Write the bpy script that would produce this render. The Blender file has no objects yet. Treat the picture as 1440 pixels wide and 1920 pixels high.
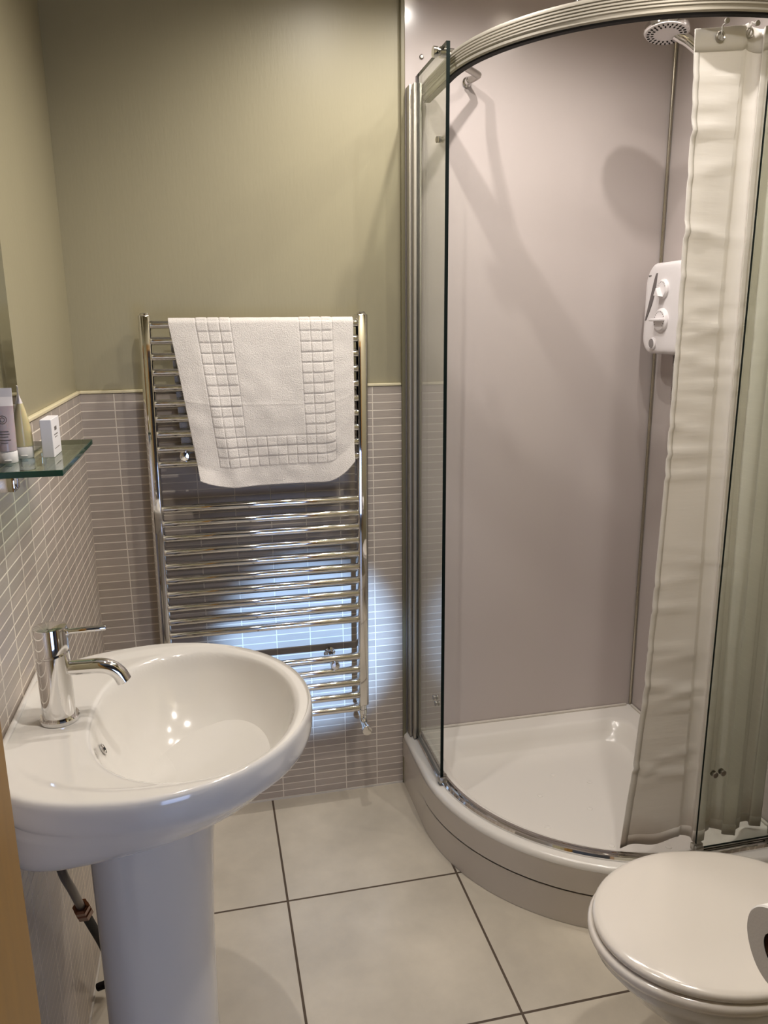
import bpy, bmesh, math, random
from mathutils import Vector, Matrix, noise
S = bpy.context.scene
COL = S.collection
PI = math.pi
sin, cos = math.sin, math.cos
random.seed(7)

# ------------------------------------------------------------------ camera
CAM = Vector((0.3201, -2.1818, 1.4335))
yaw, pitch, roll, FPX = 0.22169, 0.23527, -0.009537, 1465.8
cd = bpy.data.cameras.new('camera'); cam = bpy.data.objects.new('camera', cd); COL.objects.link(cam)
fwd = Vector((sin(yaw)*cos(pitch), cos(yaw)*cos(pitch), -sin(pitch)))
rt = Vector((cos(yaw), -sin(yaw), 0)); up = rt.cross(fwd)
r2 = rt*cos(roll)+up*sin(roll); u2 = -rt*sin(roll)+up*cos(roll)
M = Matrix((r2, u2, -fwd)).transposed().to_4x4(); M.translation = CAM
cam.matrix_world = M
cd.sensor_fit = 'VERTICAL'; cd.sensor_height = 24; cd.lens = FPX/1920*24; cd.clip_start = 0.02
S.camera = cam
# ------------------------------------------------------------------ colour + world
S.view_settings.view_transform = 'Standard'; S.view_settings.look = 'None'
S.view_settings.gamma = 1; S.view_settings.use_curve_mapping = False
S.view_settings.exposure = 0.0
S.cycles.max_bounces = 10; S.cycles.transparent_max_bounces = 16
S.cycles.glossy_bounces = 6; S.cycles.diffuse_bounces = 6
S.cycles.caustics_reflective = False; S.cycles.caustics_refractive = False
S.cycles.sample_clamp_indirect = 4
w = bpy.data.worlds.new('world'); S.world = w; w.use_nodes = True
w.node_tree.nodes['Background'].inputs[0].default_value = (0.85, 0.92, 1.0, 1)
w.node_tree.nodes['Background'].inputs[1].default_value = 0.05
# ------------------------------------------------------------------ lights
WARM = (1.0, 0.935, 0.87)
CEIL = 2.40
LAMPS = [(0.71, -0.43, 21), (0.99, -0.43, 18), (1.35, -0.54, 12), (1.17, -0.87, 15), (0.48, -1.18, 26), (1.02, -1.42, 29)]  # last entry is an added front light that brightens the curtain
for i, (x, y, e) in enumerate(LAMPS):
    l = bpy.data.lights.new('spot_lamp', 'SPOT'); l.energy = e*1.0; l.color = WARM
    l.spot_size = math.radians(152); l.spot_blend = 0.75; l.shadow_soft_size = 0.010 if i < 5 else 0.03
    o = bpy.data.objects.new('spot_lamp', l); COL.objects.link(o); o.location = (x, y, CEIL-0.035)
# cool daylight that comes in through the doorway behind the camera
l = bpy.data.lights.new('daylight', 'SPOT'); l.energy = 860; l.color = (0.36, 0.59, 1.0)
l.spot_size = math.radians(12.0); l.spot_blend = 0.6; l.shadow_soft_size = 0.02
o = bpy.data.objects.new('daylight_beam', l); COL.objects.link(o); o.location = (0.76, -3.0, 0.62)
o.rotation_euler = (Vector((0.58, 0, 0.50))-o.location).to_track_quat('-Z', 'Y').to_euler()
l = bpy.data.lights.new('daylight_door', 'AREA'); l.energy = 10; l.color = (0.42, 0.58, 1.0); l.shape = 'RECTANGLE'; l.size = 0.6; l.size_y = 0.9
o = bpy.data.objects.new('daylight_soft', l); COL.objects.link(o); o.location = (0.85, -3.1, 0.7)
o.rotation_euler = (Vector((0.4, -0.8, 0.4))-o.location).to_track_quat('-Z', 'Y').to_euler()

# ------------------------------------------------------------------ material helpers
def mat(name, col, rough=0.5, metal=0.0, coat=0.0, noise_amt=0.0, noise_scale=5.0, bump=0.0, bump_scale=200.0, stretch=(1, 1, 1), spec=0.5, sss=0.0, trans=0.0):
    m = bpy.data.materials.new(name); m.use_nodes = True
    N = m.node_tree.nodes; L = m.node_tree.links; b = N['Principled BSDF']
    b.inputs['Base Color'].default_value = (*col, 1); b.inputs['Roughness'].default_value = rough
    b.inputs['Metallic'].default_value = metal; b.inputs['Coat Weight'].default_value = coat
    b.inputs['Coat Roughness'].default_value = 0.03
    b.inputs['Specular IOR Level'].default_value = spec
    if sss: b.inputs['Subsurface Weight'].default_value = sss; b.inputs['Subsurface Scale'].default_value = 0.01
    if trans: b.inputs['Transmission Weight'].default_value = trans
    tc = N.new('ShaderNodeTexCoord'); mp = N.new('ShaderNodeMapping'); mp.inputs['Scale'].default_value = stretch
    L.new(tc.outputs['Object'], mp.inputs[0])
    if noise_amt:
        n = N.new('ShaderNodeTexNoise'); n.inputs['Scale'].default_value = noise_scale; n.inputs['Detail'].default_value = 4
        L.new(mp.outputs[0], n.inputs['Vector'])
        r = N.new('ShaderNodeMapRange'); r.inputs[3].default_value = 1-noise_amt; r.inputs[4].default_value = 1+noise_amt
        L.new(n.outputs[0], r.inputs[0])
        x = N.new('ShaderNodeVectorMath'); x.operation = 'SCALE'; x.inputs[0].default_value = col
        L.new(r.outputs[0], x.inputs['Scale']); L.new(x.outputs[0], b.inputs['Base Color'])
    if bump:
        n = N.new('ShaderNodeTexNoise'); n.inputs['Scale'].default_value = bump_scale; n.inputs['Detail'].default_value = 3
        L.new(mp.outputs[0], n.inputs['Vector'])
        bp = N.new('ShaderNodeBump'); bp.inputs['Strength'].default_value = bump; bp.inputs['Distance'].default_value = 0.002
        L.new(n.outputs[0], bp.inputs['Height']); L.new(bp.outputs[0], b.inputs['Normal'])
    return m

def math_n(N, L, op, a, b=None, c=None):
    n = N.new('ShaderNodeMath'); n.operation = op
    for i, v in enumerate((a, b, c)):
        if v is None: continue
        if isinstance(v, (int, float)): n.inputs[i].default_value = v
        else: L.new(v, n.inputs[i])
    return n.outputs[0]

def grid_mat(name, axis_u, u0, pu, v_axis, v0, pv, gu, gv, tile, grout, var, rough, bump=0.6, mottling=0.0, mscale=6, grough=0.8, linear=None):
    """rectangular tiles: pitch pu x pv, grout widths gu, gv, in object space"""
    m = bpy.data.materials.new(name); m.use_nodes = True
    N = m.node_tree.nodes; L = m.node_tree.links; b = N['Principled BSDF']
    tc = N.new('ShaderNodeTexCoord'); sp = N.new('ShaderNodeSeparateXYZ'); L.new(tc.outputs['Object'], sp.inputs[0])
    ax = {'x': sp.outputs[0], 'y': sp.outputs[1], 'z': sp.outputs[2]}
    cells = []; masks = []
    for a, o0, p, g in ((axis_u, u0, pu, gu), (v_axis, v0, pv, gv)):
        t = math_n(N, L, 'DIVIDE', math_n(N, L, 'SUBTRACT', ax[a], o0), p)
        cells.append(math_n(N, L, 'FLOOR', t))
        f = math_n(N, L, 'FRACT', t)
        d = math_n(N, L, 'MINIMUM', f, math_n(N, L, 'SUBTRACT', 1.0, f))      # 0 at the joint
        dm = math_n(N, L, 'MULTIPLY', d, p)
        mr = N.new('ShaderNodeMapRange'); mr.interpolation_type = 'SMOOTHSTEP'
        mr.inputs[1].default_value = g*0.5-0.0003; mr.inputs[2].default_value = g*0.5+0.0005
        L.new(dm, mr.inputs[0]); masks.append(mr.outputs[0])
    mask = math_n(N, L, 'MINIMUM', masks[0], masks[1])
    cb = N.new('ShaderNodeCombineXYZ'); L.new(cells[0], cb.inputs[0]); L.new(cells[1], cb.inputs[1])
    wn = N.new('ShaderNodeTexWhiteNoise'); wn.noise_dimensions = '3D'; L.new(cb.outputs[0], wn.inputs['Vector'])
    mr = N.new('ShaderNodeMapRange'); mr.inputs[3].default_value = 1-var; mr.inputs[4].default_value = 1+var
    L.new(wn.outputs['Value'], mr.inputs[0])
    k = mr.outputs[0]
    if mottling:
        n = N.new('ShaderNodeTexNoise'); n.inputs['Scale'].default_value = mscale; n.inputs['Detail'].default_value = 6; n.inputs['Roughness'].default_value = 0.6
        L.new(tc.outputs['Object'], n.inputs['Vector'])
        m2 = N.new('ShaderNodeMapRange'); m2.inputs[1].default_value = 0.3; m2.inputs[2].default_value = 0.7
        m2.inputs[3].default_value = 1-mottling; m2.inputs[4].default_value = 1+mottling
        L.new(n.outputs[0], m2.inputs[0]); k = math_n(N, L, 'MULTIPLY', k, m2.outputs[0])
    if linear:   # fine woven streaks along the tile
        mp = N.new('ShaderNodeMapping'); mp.inputs['Scale'].default_value = linear; L.new(tc.outputs['Object'], mp.inputs[0])
        n = N.new('ShaderNodeTexNoise'); n.inputs['Scale'].default_value = 1.0; n.inputs['Detail'].default_value = 2
        L.new(mp.outputs[0], n.inputs['Vector'])
        m2 = N.new('ShaderNodeMapRange'); m2.inputs[1].default_value = 0.3; m2.inputs[2].default_value = 0.7; m2.inputs[3].default_value = 0.93; m2.inputs[4].default_value = 1.07
        L.new(n.outputs[0], m2.inputs[0]); k = math_n(N, L, 'MULTIPLY', k, m2.outputs[0])
    sc = N.new('ShaderNodeVectorMath'); sc.operation = 'SCALE'; sc.inputs[0].default_value = tile; L.new(k, sc.inputs['Scale'])
    mx = N.new('ShaderNodeMix'); mx.data_type = 'RGBA'; L.new(mask, mx.inputs[0])
    mx.inputs[6].default_value = (*grout, 1); L.new(sc.outputs[0], mx.inputs[7]); L.new(mx.outputs[2], b.inputs['Base Color'])
    mr = N.new('ShaderNodeMapRange'); mr.inputs[3].default_value = grough; mr.inputs[4].default_value = rough
    L.new(mask, mr.inputs[0]); L.new(mr.outputs[0], b.inputs['Roughness'])
    bp = N.new('ShaderNodeBump'); bp.inputs['Strength'].default_value = bump; bp.inputs['Distance'].default_value = 0.001
    L.new(mask, bp.inputs['Height']); L.new(bp.outputs[0], b.inputs['Normal'])
    return m

def glass_mat(name, tint, rough=0.0):
    """thin clear pane: tinted see-through with fresnel reflection"""
    m = bpy.data.materials.new(name); m.use_nodes = True
    N = m.node_tree.nodes; L = m.node_tree.links
    N.remove(N['Principled BSDF']); out = N['Material Output']
    t = N.new('ShaderNodeBsdfTransparent'); t.inputs[0].default_value = (*tint, 1)
    g = N.new('ShaderNodeBsdfGlossy'); g.inputs['Roughness'].default_value = rough
    lw = N.new('ShaderNodeLayerWeight'); lw.inputs[0].default_value = 0.5
    f5 = math_n(N, L, 'POWER', lw.outputs['Facing'], 5.0)
    f = math_n(N, L, 'MULTIPLY_ADD', f5, 0.96, 0.04)
    mx = N.new('ShaderNodeMixShader'); L.new(f, mx.inputs[0]); L.new(t.outputs[0], mx.inputs[1]); L.new(g.outputs[0], mx.inputs[2])
    L.new(mx.outputs[0], out.inputs[0])
    return m

GREEN = (0.318, 0.286, 0.186)
M_green = mat('painted_plaster', GREEN, 0.42, noise_amt=0.05, noise_scale=2.5, bump=0.12, bump_scale=60, stretch=(3, 3, 0.5))
M_white = mat('white_paint', (0.72, 0.70, 0.66), 0.6)
M_tileB = grid_mat('mosaic_tile', 'x', 0.0849, 0.09952, 'z', 1.2643, 0.0225, 0.0027, 0.0025, (0.425, 0.365, 0.31), (0.76, 0.69, 0.59), 0.09, 0.32, linear=(25, 25, 900))
M_tileL = grid_mat('mosaic_tile_side', 'y', -0.1096, 0.09952, 'z', 1.2643, 0.0225, 0.0038, 0.0025, (0.425, 0.365, 0.31), (0.76, 0.69, 0.59), 0.09, 0.32, linear=(25, 25, 900))
M_floor = grid_mat('floor_tile', 'x', 0.44765, 0.45245, 'y', -0.45203, 0.45245, 0.0056, 0.0056, (0.565, 0.51, 0.42), (0.085, 0.06, 0.04), 0.03, 0.34, mottling=0.13, mscale=5)
M_panel = mat('shower_panel', (0.475, 0.425, 0.41), 0.16, noise_amt=0.02, noise_scale=3, bump=0.02, bump_scale=90)
M_chrome = mat('chrome', (0.78, 0.77, 0.76), 0.05, 1.0)
M_satin = mat('satin_aluminium', (0.43, 0.40, 0.345), 0.5, 0.65)
M_steel = mat('dull_steel', (0.42, 0.40, 0.37), 0.3, 1.0)
M_ceram = mat('glazed_ceramic', (0.66, 0.635, 0.595), 0.12, coat=0.6, spec=0.5)
M_acry = mat('white_acrylic', (0.74, 0.71, 0.665), 0.22, coat=0.3)
M_apron = mat('grey_plastic', (0.56, 0.515, 0.465), 0.22, coat=0.2)
M_lid = mat('toilet_plastic', (0.74, 0.69, 0.63), 0.16, coat=0.4)
M_plast = mat('white_plastic', (0.72, 0.69, 0.70), 0.28)
M_grey = mat('grey_plastic_dark', (0.13, 0.115, 0.115), 0.4)
M_black = mat('black_rubber', (0.008, 0.007, 0.007), 0.6, spec=0.15)
M_glass = glass_mat('clear_glass', (0.955, 0.975, 0.95))
M_shelfg = glass_mat('shelf_glass', (0.80, 0.90, 0.84))
M_edge = mat('glass_edge', (0.003, 0.007, 0.006), 0.5, spec=0.1)
M_edgeg = mat('green_glass_edge', (0.004, 0.045, 0.028), 0.1)
M_mirror = mat('mirror_silver', (0.72, 0.74, 0.70), 0.01, 1.0)
M_wood = mat('oak_veneer', (0.23, 0.115, 0.014), 0.45, noise_amt=0.22, noise_scale=6, stretch=(14, 14, 0.8))
M_trim = mat('cream_trim', (0.74, 0.66, 0.44), 0.4)
M_seal = mat('silicone', (0.62, 0.58, 0.52), 0.5)
M_copper = mat('copper_pipe', (0.20, 0.085, 0.045), 0.25, 1.0, noise_amt=0.3, noise_scale=40)
M_paper = mat('toilet_paper', (0.80, 0.77, 0.73), 0.95, bump=0.15, bump_scale=300)
M_card = mat('cardboard', (0.10, 0.05, 0.025), 0.85)
M_towel = mat('terry_cotton', (0.71, 0.67, 0.63), 0.95, noise_amt=0.06, noise_scale=260, bump=1.0, bump_scale=420, spec=0.1)
M_hose = mat('steel_hose', (0.30, 0.27, 0.26), 0.25, 0.9)
M_print = mat('printed_ink', (0.10, 0.085, 0.075), 0.5)
M_yellow = mat('yellow_lotion', (0.56, 0.49, 0.27), 0.22, sss=0.2)
M_purple = mat('lilac_lotion', (0.42, 0.35, 0.37), 0.22, sss=0.2)
M_tubew = mat('frosted_plastic', (0.74, 0.69, 0.68), 0.3)
M_box = mat('white_carton', (0.75, 0.73, 0.74), 0.5)
M_lens = bpy.data.materials.new('lamp_lens'); M_lens.use_nodes = True
_b = M_lens.node_tree.nodes['Principled BSDF']; _b.inputs['Emission Color'].default_value = (1, 0.85, 0.68, 1); _b.inputs['Emission Strength'].default_value = 40

# ------------------------------------------------------------------ geometry helpers
def obj(name, bm, m, parent=None, smooth=True, loc=None, angle=35):
    me = bpy.data.meshes.new(name)
    bmesh.ops.recalc_face_normals(bm, faces=bm.faces)
    for f in bm.faces: f.smooth = smooth
    bm.to_mesh(me); bm.free()
    for mm in (m if isinstance(m, (list, tuple)) else [m]): me.materials.append(mm)
    if smooth: me.set_sharp_from_angle(angle=math.radians(angle))
    o = bpy.data.objects.new(name, me); COL.objects.link(o)
    if parent is not None:
        o.parent = parent
        o.matrix_parent_inverse = Matrix.Translation(-WLOC.get(parent.name, Vector((0, 0, 0))))
    if loc is not None: o.location = loc
    WLOC[o.name] = Vector((0, 0, 0))
    return o
WLOC = {}
def thing(name, label, cat, loc=(0, 0, 0), group=None):
    o = bpy.data.objects.new(name, None); COL.objects.link(o); o.location = loc; o.empty_display_size = 0.05
    WLOC[o.name] = Vector(loc)
    o['label'] = label; o['category'] = cat
    if group: o['group'] = group
    return o
def tag(o, label, cat, group=None):
    o['label'] = label; o['category'] = cat
    if group: o['group'] = group
    return o
def struct(name, bm, m, smooth=False):
    o = obj(name, bm, m, smooth=smooth); o['kind'] = 'structure'; return o
def add_box(bm, x0, x1, y0, y1, z0, z1, bev=0.0, seg=2, mi=0):
    n = set(bm.faces)
    vs = [bm.verts.new(p) for p in ((x0, y0, z0), (x1, y0, z0), (x1, y1, z0), (x0, y1, z0), (x0, y0, z1), (x1, y0, z1), (x1, y1, z1), (x0, y1, z1))]
    fs = [bm.faces.new([vs[i] for i in f]) for f in ((0, 3, 2, 1), (4, 5, 6, 7), (0, 1, 5, 4), (1, 2, 6, 5), (2, 3, 7, 6), (3, 0, 4, 7))]
    if bev:
        es = {e for f in fs for e in f.edges}
        bmesh.ops.bevel(bm, geom=list(es), offset=bev, segments=seg, profile=0.5, affect='EDGES')
    for f in bm.faces:
        if f not in n: f.material_index = mi
    return bm
def B(*a, **k): return add_box(bmesh.new(), *a, **k)
def rings(bm, rs, close0=True, close1=True, mi=0, cyc=True):
    """loft closed rings (lists of points)"""
    V = [[bm.verts.new(p) for p in r] for r in rs]; n = len(V[0])
    for a, b in zip(V, V[1:]):
        for i in range(n if cyc else n-1):
            j = (i+1) % n
            f = bm.faces.new((a[i], a[j], b[j], b[i])); f.material_index = mi
    if close0: f = bm.faces.new(V[0][::-1]); f.material_index = mi
    if close1: f = bm.faces.new(V[-1]); f.material_index = mi
    return V
def frame(d):
    d = Vector(d).normalized(); a = Vector((0, 0, 1)) if abs(d.z) < 0.9 else Vector((1, 0, 0))
    u = d.cross(a).normalized(); return u, u.cross(d).normalized()
def add_tube(bm, pts, r, n=20, mi=0, caps=True):
    pts = [Vector(p) for p in pts]; rs = []; u = None
    for i, p in enumerate(pts):
        d = (pts[min(i+1, len(pts)-1)]-pts[max(i-1, 0)]).normalized()
        if u is None: u, v = frame(d)
        else: u = (u-d*u.dot(d)).normalized(); v = u.cross(d)
        rr = r[i] if isinstance(r, (list, tuple)) else r
        rs.append([p+(u*cos(2*PI*k/n)+v*sin(2*PI*k/n))*rr for k in range(n)])
    rings(bm, rs, caps, caps, mi); return bm
def add_lathe(bm, prof, c, axis=(0, 0, 1), n=32, mi=0, caps=True):
    """prof: list of (radius, height along axis)"""
    a = Vector(axis).normalized(); u, v = frame(a); c = Vector(c)
    rings(bm, [[c+a*h+(u*cos(2*PI*k/n)+v*sin(2*PI*k/n))*max(r, 1e-5) for k in range(n)] for r, h in prof], caps, caps, mi)
    return bm
def smooth_path(pts, n=10):
    """Catmull-Rom through pts"""
    P = [Vector(p) for p in pts]; P = [P[0]*2-P[1]]+P+[P[-1]*2-P[-2]]; out = []
    for i in range(1, len(P)-2):
        for k in range(n):
            t = k/n
            out.append(0.5*((2*P[i])+(-P[i-1]+P[i+1])*t+(2*P[i-1]-5*P[i]+4*P[i+1]-P[i+2])*t*t+(-P[i-1]+3*P[i]-3*P[i+1]+P[i+2])*t**3))
    out.append(P[-2]); return out

# ------------------------------------------------------------------ the room
XR = 1.662; YF = -1.60; T = 1.2643
struct('floor', B(-1.0, XR+0.1, -3.4, 0.1, -0.1, 0), M_floor)
struct('ceiling', B(-1.0, XR+0.1, -3.4, 0.1, CEIL, CEIL+0.1), M_white)
wb = struct('wall_back', B(-0.1, XR+0.1, 0.008, 0.1, 0, CEIL), M_green)
wl = struct('wall_left', B(-0.1, -0.008, YF-0.15, 0.008, 0, CEIL), M_green)
wr = struct('wall_right', B(XR+0.006, XR+0.1, YF-0.15, 0.008, 0, CEIL), M_green)
obj('tile_dado', B(0, 0.866, 0, 0.008, 0, T-0.0012), M_tileB, wb, smooth=False)
obj('tile_dado', B(-0.008, 0, YF, 0, 0, T-0.0012), M_tileL, wl, smooth=False)
obj('tile_dado', B(XR, XR+0.006, YF, -0.80, 0, T-0.0012), M_tileL, wr, smooth=False)
# front wall with the doorway the camera looks through
bm = bmesh.new()
add_box(bm, -0.1, 0.10, YF-0.15, YF, 0, CEIL); add_box(bm, 0.10, 0.955, YF-0.15, YF, 2.03, CEIL); add_box(bm, 0.955, XR+0.006, YF-0.15, YF, 0, CEIL)
struct('wall_front', bm, M_green)
bm = bmesh.new()
add_box(bm, 0.102, 0.157, YF-0.155, YF, 0, 2.03, 0.003); add_box(bm, 0.90, 0.953, YF-0.155, YF, 0, 2.03, 0.003); add_box(bm, 0.157, 0.90, YF-0.155, YF, 1.98, 2.03, 0.003)
dfr = struct('door_1', bm, M_wood)
# hall behind the camera
bm = bmesh.new()
add_box(bm, -1.0, XR+0.1, -3.5, -3.4, 0, CEIL); add_box(bm, -1.1, -1.0, -3.4, YF-0.15, 0, CEIL); add_box(bm, XR+0.1, XR+0.2, -3.4, YF-0.15, 0, CEIL)
struct('wall_hall', bm, mat('hall_paint', (0.27, 0.255, 0.24), 0.7))
# trims
def trim(n, bm, m): struct('trim_%d' % n, bm, m)
trim(1, B(0.0, 0.8655, -0.003, 0.0075, T, T+0.008, 0.002), M_trim)
trim(2, B(-0.0075, 0.003, YF, 0.0, T, T+0.008, 0.002), M_trim)
trim(3, B(-0.0, 0.864, -0.004, 0.0, 0, 0.005), M_seal)
trim(4, B(0.0, 0.004, YF, -0.004, 0, 0.005), M_seal)
bm = bmesh.new(); add_box(bm, 0.866, 0.877, -0.009, 0.0078, 0, CEIL, 0.002); trim(5, bm, mat('dark_olive_trim', (0.19, 0.17, 0.10), 0.4))
# shower wall panels
pb = struct('wall_panel_back', B(0.877, XR-0.0005, -0.001, 0.0075, 0.16, CEIL), M_panel)
pr = struct('wall_panel_right', B(XR-0.0005, XR+0.0055, -0.80, 0.0075, 0.16, CEIL), M_panel)
bm = bmesh.new(); add_box(bm, XR-0.010, XR-0.001, -0.010, -0.001, 0.18, CEIL, 0.0035, 3); trim(6, bm, mat('gold_grey_trim', (0.47, 0.43, 0.35), 0.25, 0.9))
add = B(XR-0.003, XR+0.003, -0.812, -0.80, 0, CEIL, 0.001); trim(7, add, M_satin)

# ------------------------------------------------------------------ shower tray
CX, CY = 1.42, -0.235
XW = XR-0.0015
def quad(d, dw, z, rc=0.03, n=28):
    """outline of the quadrant tray; d = inset from the curved side, dw = inset from the walls"""
    R = 0.552-d; xl = CX-R; yb = CY-R; P = []
    def corner(c, a0, r):
        for k in range(8):
            a = a0+PI/2*k/7*-1; P.append((c[0]+r*cos(a), c[1]+r*sin(a), z))
    x1 = XW-dw; y1 = -0.0015-dw
    # start: back-left corner, walking clockwise seen from above reversed: left side down, arc, bottom to right wall, up, back
    r = rc
    for k in range(8):
        a = PI/2+PI/2*k/7; P.append((xl+r+r*cos(a), y1-r+r*sin(a), z))
    for k in range(n+1):
        a = PI+PI/2*k/n; P.append((CX+R*cos(a), CY+R*sin(a), z))
    for k in range(8):
        a = -PI/2+PI/2*k/7; P.append((x1-r+r*cos(a), yb+r+r*sin(a), z))
    for k in range(8):
        a = 0+PI/2*k/7; P.append((x1-r+r*cos(a), y1-r+r*sin(a), z))
    return P
tray = thing('shower_tray', 'white quadrant shower tray with grey curved plinth in the back corner', 'shower tray', (1.3, -0.4, 0))
bm = bmesh.new()
prof = [(0.004, 0, 0.092, .004), (-0.001, 0, 0.096, .004), (-0.001, 0, 0.165, .004), (0.002, 0.0, 0.173, .004), (0.008, 0.0, 0.177, .006), (0.068, 0.062, 0.1765, .05), (0.074, 0.070, 0.1745, .055), (0.080, 0.076, 0.169, .06), (0.090, 0.088, 0.146, .07), (0.100, 0.099, 0.122, .075), (0.108, 0.108, 0.115, .08), (0.125, 0.126, 0.1115, .08), (0.16, 0.15, 0.110, .07)]
rings(bm, [quad(*p) for p in prof], True, True)
obj('basin', bm, M_acry, tray, angle=60)
bm = bmesh.new()
rings(bm, [quad(0.0, 0, z, .004) for z in (0.001, 0.0915)], False, False)
rings(bm, [quad(0.006, 0, z, .004) for z in (0.001, 0.0915)], False, False)
for p in ((0.06, 0.1), ): pass
obj('plinth', bm, M_apron, tray)
bm = bmesh.new(); rings(bm, [quad(-0.0025, 0.0, z, .004) for z in (0.098, 0.162)], False, False); rings(bm, [quad(-0.0005, 0.0, z, .004) for z in (0.098, 0.162)], False, False)
obj('apron', bm, M_apron, tray)
for (x, y) in [(1.19, -0.33), (1.30, -0.42), (1.42, -0.50), (1.36, -0.30), (1.27, -0.24), (1.47, -0.36), (1.42, -0.62), (1.15, -0.47), (1.28, -0.58)]:
    bm = bmesh.new(); add_lathe(bm, [(0.008, 0), (0.0075, 0.0012), (0.003, 0.0022), (0.0, 0.0024)], (x, y, 0.110), n=16); obj('grip_stud', bm, M_acry, tray)
bm = bmesh.new(); add_box(bm, 0.879, XR-0.02, -0.0095, -0.0015, 0.177, 0.184, 0.002); add_box(bm, XR-0.01, XR-0.0025, -0.78, -0.014, 0.177, 0.184, 0.002); obj('sealant', bm, M_seal, tray)

# ------------------------------------------------------------------ shower enclosure
enc = thing('shower_enclosure', 'curved glass shower enclosure with satin metal head rail over the white tray', 'shower enclosure', (1.1, -0.5, 0.178))
def arcpath(R, n=40, y0=-0.0, x1=XR, a0=0.0, a1=1.0, straight=True):
    P = []
    if straight: P.append((CX-R, y0))
    for k in range(n+1):
        a = PI+PI/2*(a0+(a1-a0)*k/n); P.append((CX+R*cos(a), CY+R*sin(a)))
    if straight: P.append((x1, CY-R))
    return P
def sweep(bm, Rfun, prof, n=48, y0=-0.03, x1=XR-0.004, a0=0., a1=1., straight=True, mi=0):
    """sweep closed profile [(dr, z)] along the quadrant, dr > 0 outward"""
    cols = []
    base = arcpath(Rfun, n, y0, x1, a0, a1, straight)
    for i, (x, y) in enumerate(base):
        if straight and i == 0: nx, ny = -1, 0
        elif straight and i == len(base)-1: nx, ny = 0, -1
        else:
            v = Vector((x-CX, y-CY)).normalized(); nx, ny = v.x, v.y
        cols.append([(x+nx*dr, y+ny*dr, z) for dr, z in prof])
    rings(bm, cols, True, True, mi)
    return bm
# head rail with fluted face
RZ0, RZ1 = 1.998, 2.044
pf = [(-0.012, RZ0+0.002), (0.006, RZ0+0.001), (0.009, RZ0+0.004)]
nf = 5; zz = RZ0+0.012
pf += [(0.009, RZ0+0.011)]
for k in range(nf):
    pf += [(0.0115, zz+0.0012), (0.0115, zz+0.0040), (0.0085, zz+0.0050), (0.0085, zz+0.0056)]; zz += 0.0060
pf += [(0.008, RZ1-0.001), (0.004, RZ1), (-0.012, RZ1)]
bm = sweep(bmesh.new(), 0.492, pf)
obj('head_rail', bm, M_satin, enc, angle=25)
bm = sweep(bmesh.new(), 0.492, [(-0.010, RZ0-0.003), (0.005, RZ0-0.003), (0.005, RZ0+0.0012), (-0.010, RZ0+0.0012)])
obj('rail_gasket', bm, M_black, enc)
# bottom track on the tray rim: two low chrome rails
bm = sweep(bmesh.new(), 0.510, [(-0.016, 0.1775), (0.014, 0.1775), (0.014, 0.181), (0.010, 0.186), (0.006, 0.186), (0.004, 0.181), (-0.002, 0.181), (-0.004, 0.188), (-0.010, 0.188), (-0.016, 0.181)])
obj('bottom_track', bm, M_chrome, enc, angle=25)
# wall posts
bm = bmesh.new()
add_box(bm, 0.880, 0.886, -0.040, -0.0015, 0.181, 2.035, 0.0015); add_box(bm, 0.886, 0.910, -0.034, -0.0015, 0.181, 2.035, 0.001)
add_box(bm, 0.888, 0.896, -0.058, -0.034, 0.181, 2.035, 0.002); add_box(bm, 0.904, 0.909, -0.058, -0.034, 0.181, 2.035, 0.001)
obj('wall_post', bm, M_satin, enc)
bm = bmesh.new(); add_box(bm, XR-0.040, XR-0.002, -0.752, -0.720, 0.189, 2.035, 0.003); obj('wall_post', bm, M_satin, enc)
# fixed panes
def pane(name, path, z0, z1, th=0.006, edge_first=False, edge_last=False):
    bm = bmesh.new(); n = len(path); L_ = []; 
    for i, (x, y) in enumerate(path):
        a = Vector(path[max(i-1, 0)]); b = Vector(path[min(i+1, n-1)]); d = (b-a).normalized(); nn = Vector((d.y, -d.x))*th/2
        L_.append(((x+nn.x, y+nn.y), (x-nn.x, y-nn.y)))
    V = [[bm.verts.new((*p[s], z)) for s, z in ((0, z0), (0, z1), (1, z1), (1, z0))] for p in L_]
    for a, b in zip(V, V[1:]):
        for k in range(4):
            f = bm.faces.new((a[k], a[(k+1) % 4], b[(k+1) % 4], b[k])); f.material_index = 1 if k in (1, 3) else 0
    for v in (V[0], V[-1]):
        f = bm.faces.new(v); f.material_index = 1
    return obj(name, bm, [M_glass, M_edge], enc, angle=30)
g1 = pane('fixed_pane', [(0.9, -0.045), (0.9, -0.18), (0.9, -0.311)], 0.192, 2.052, th=0.009)
g2 = pane('fixed_pane', [(1.411, -0.736), (1.52, -0.736), (XR-0.045, -0.736)], 0.192, 2.052)
# curved door slid open behind the right pane
dp = [(CX+0.487*cos(a), CY+0.487*sin(a)) for a in [PI*1.5-0.06+0.06*k/4 for k in range(5)]]+[(1.53, CY-0.487), (XR-0.06, CY-0.487)]
# clamps at pane feet and heads
def clamp(x, y, z, h=0.016, s=0.011):
    bm = bmesh.new(); add_box(bm, x-s, x+s, y-s*1.1, y+s*1.1, z, z+h, 0.002); add_box(bm, x-s*1.15, x+s*1.15, y-s*0.45, y+s*0.45, z+0.002, z+h+0.004, 0.001)
    obj('pane_clamp', bm, M_steel, enc)
clamp(0.903, -0.306, 0.186); clamp(1.416, -0.735, 0.186)
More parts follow.
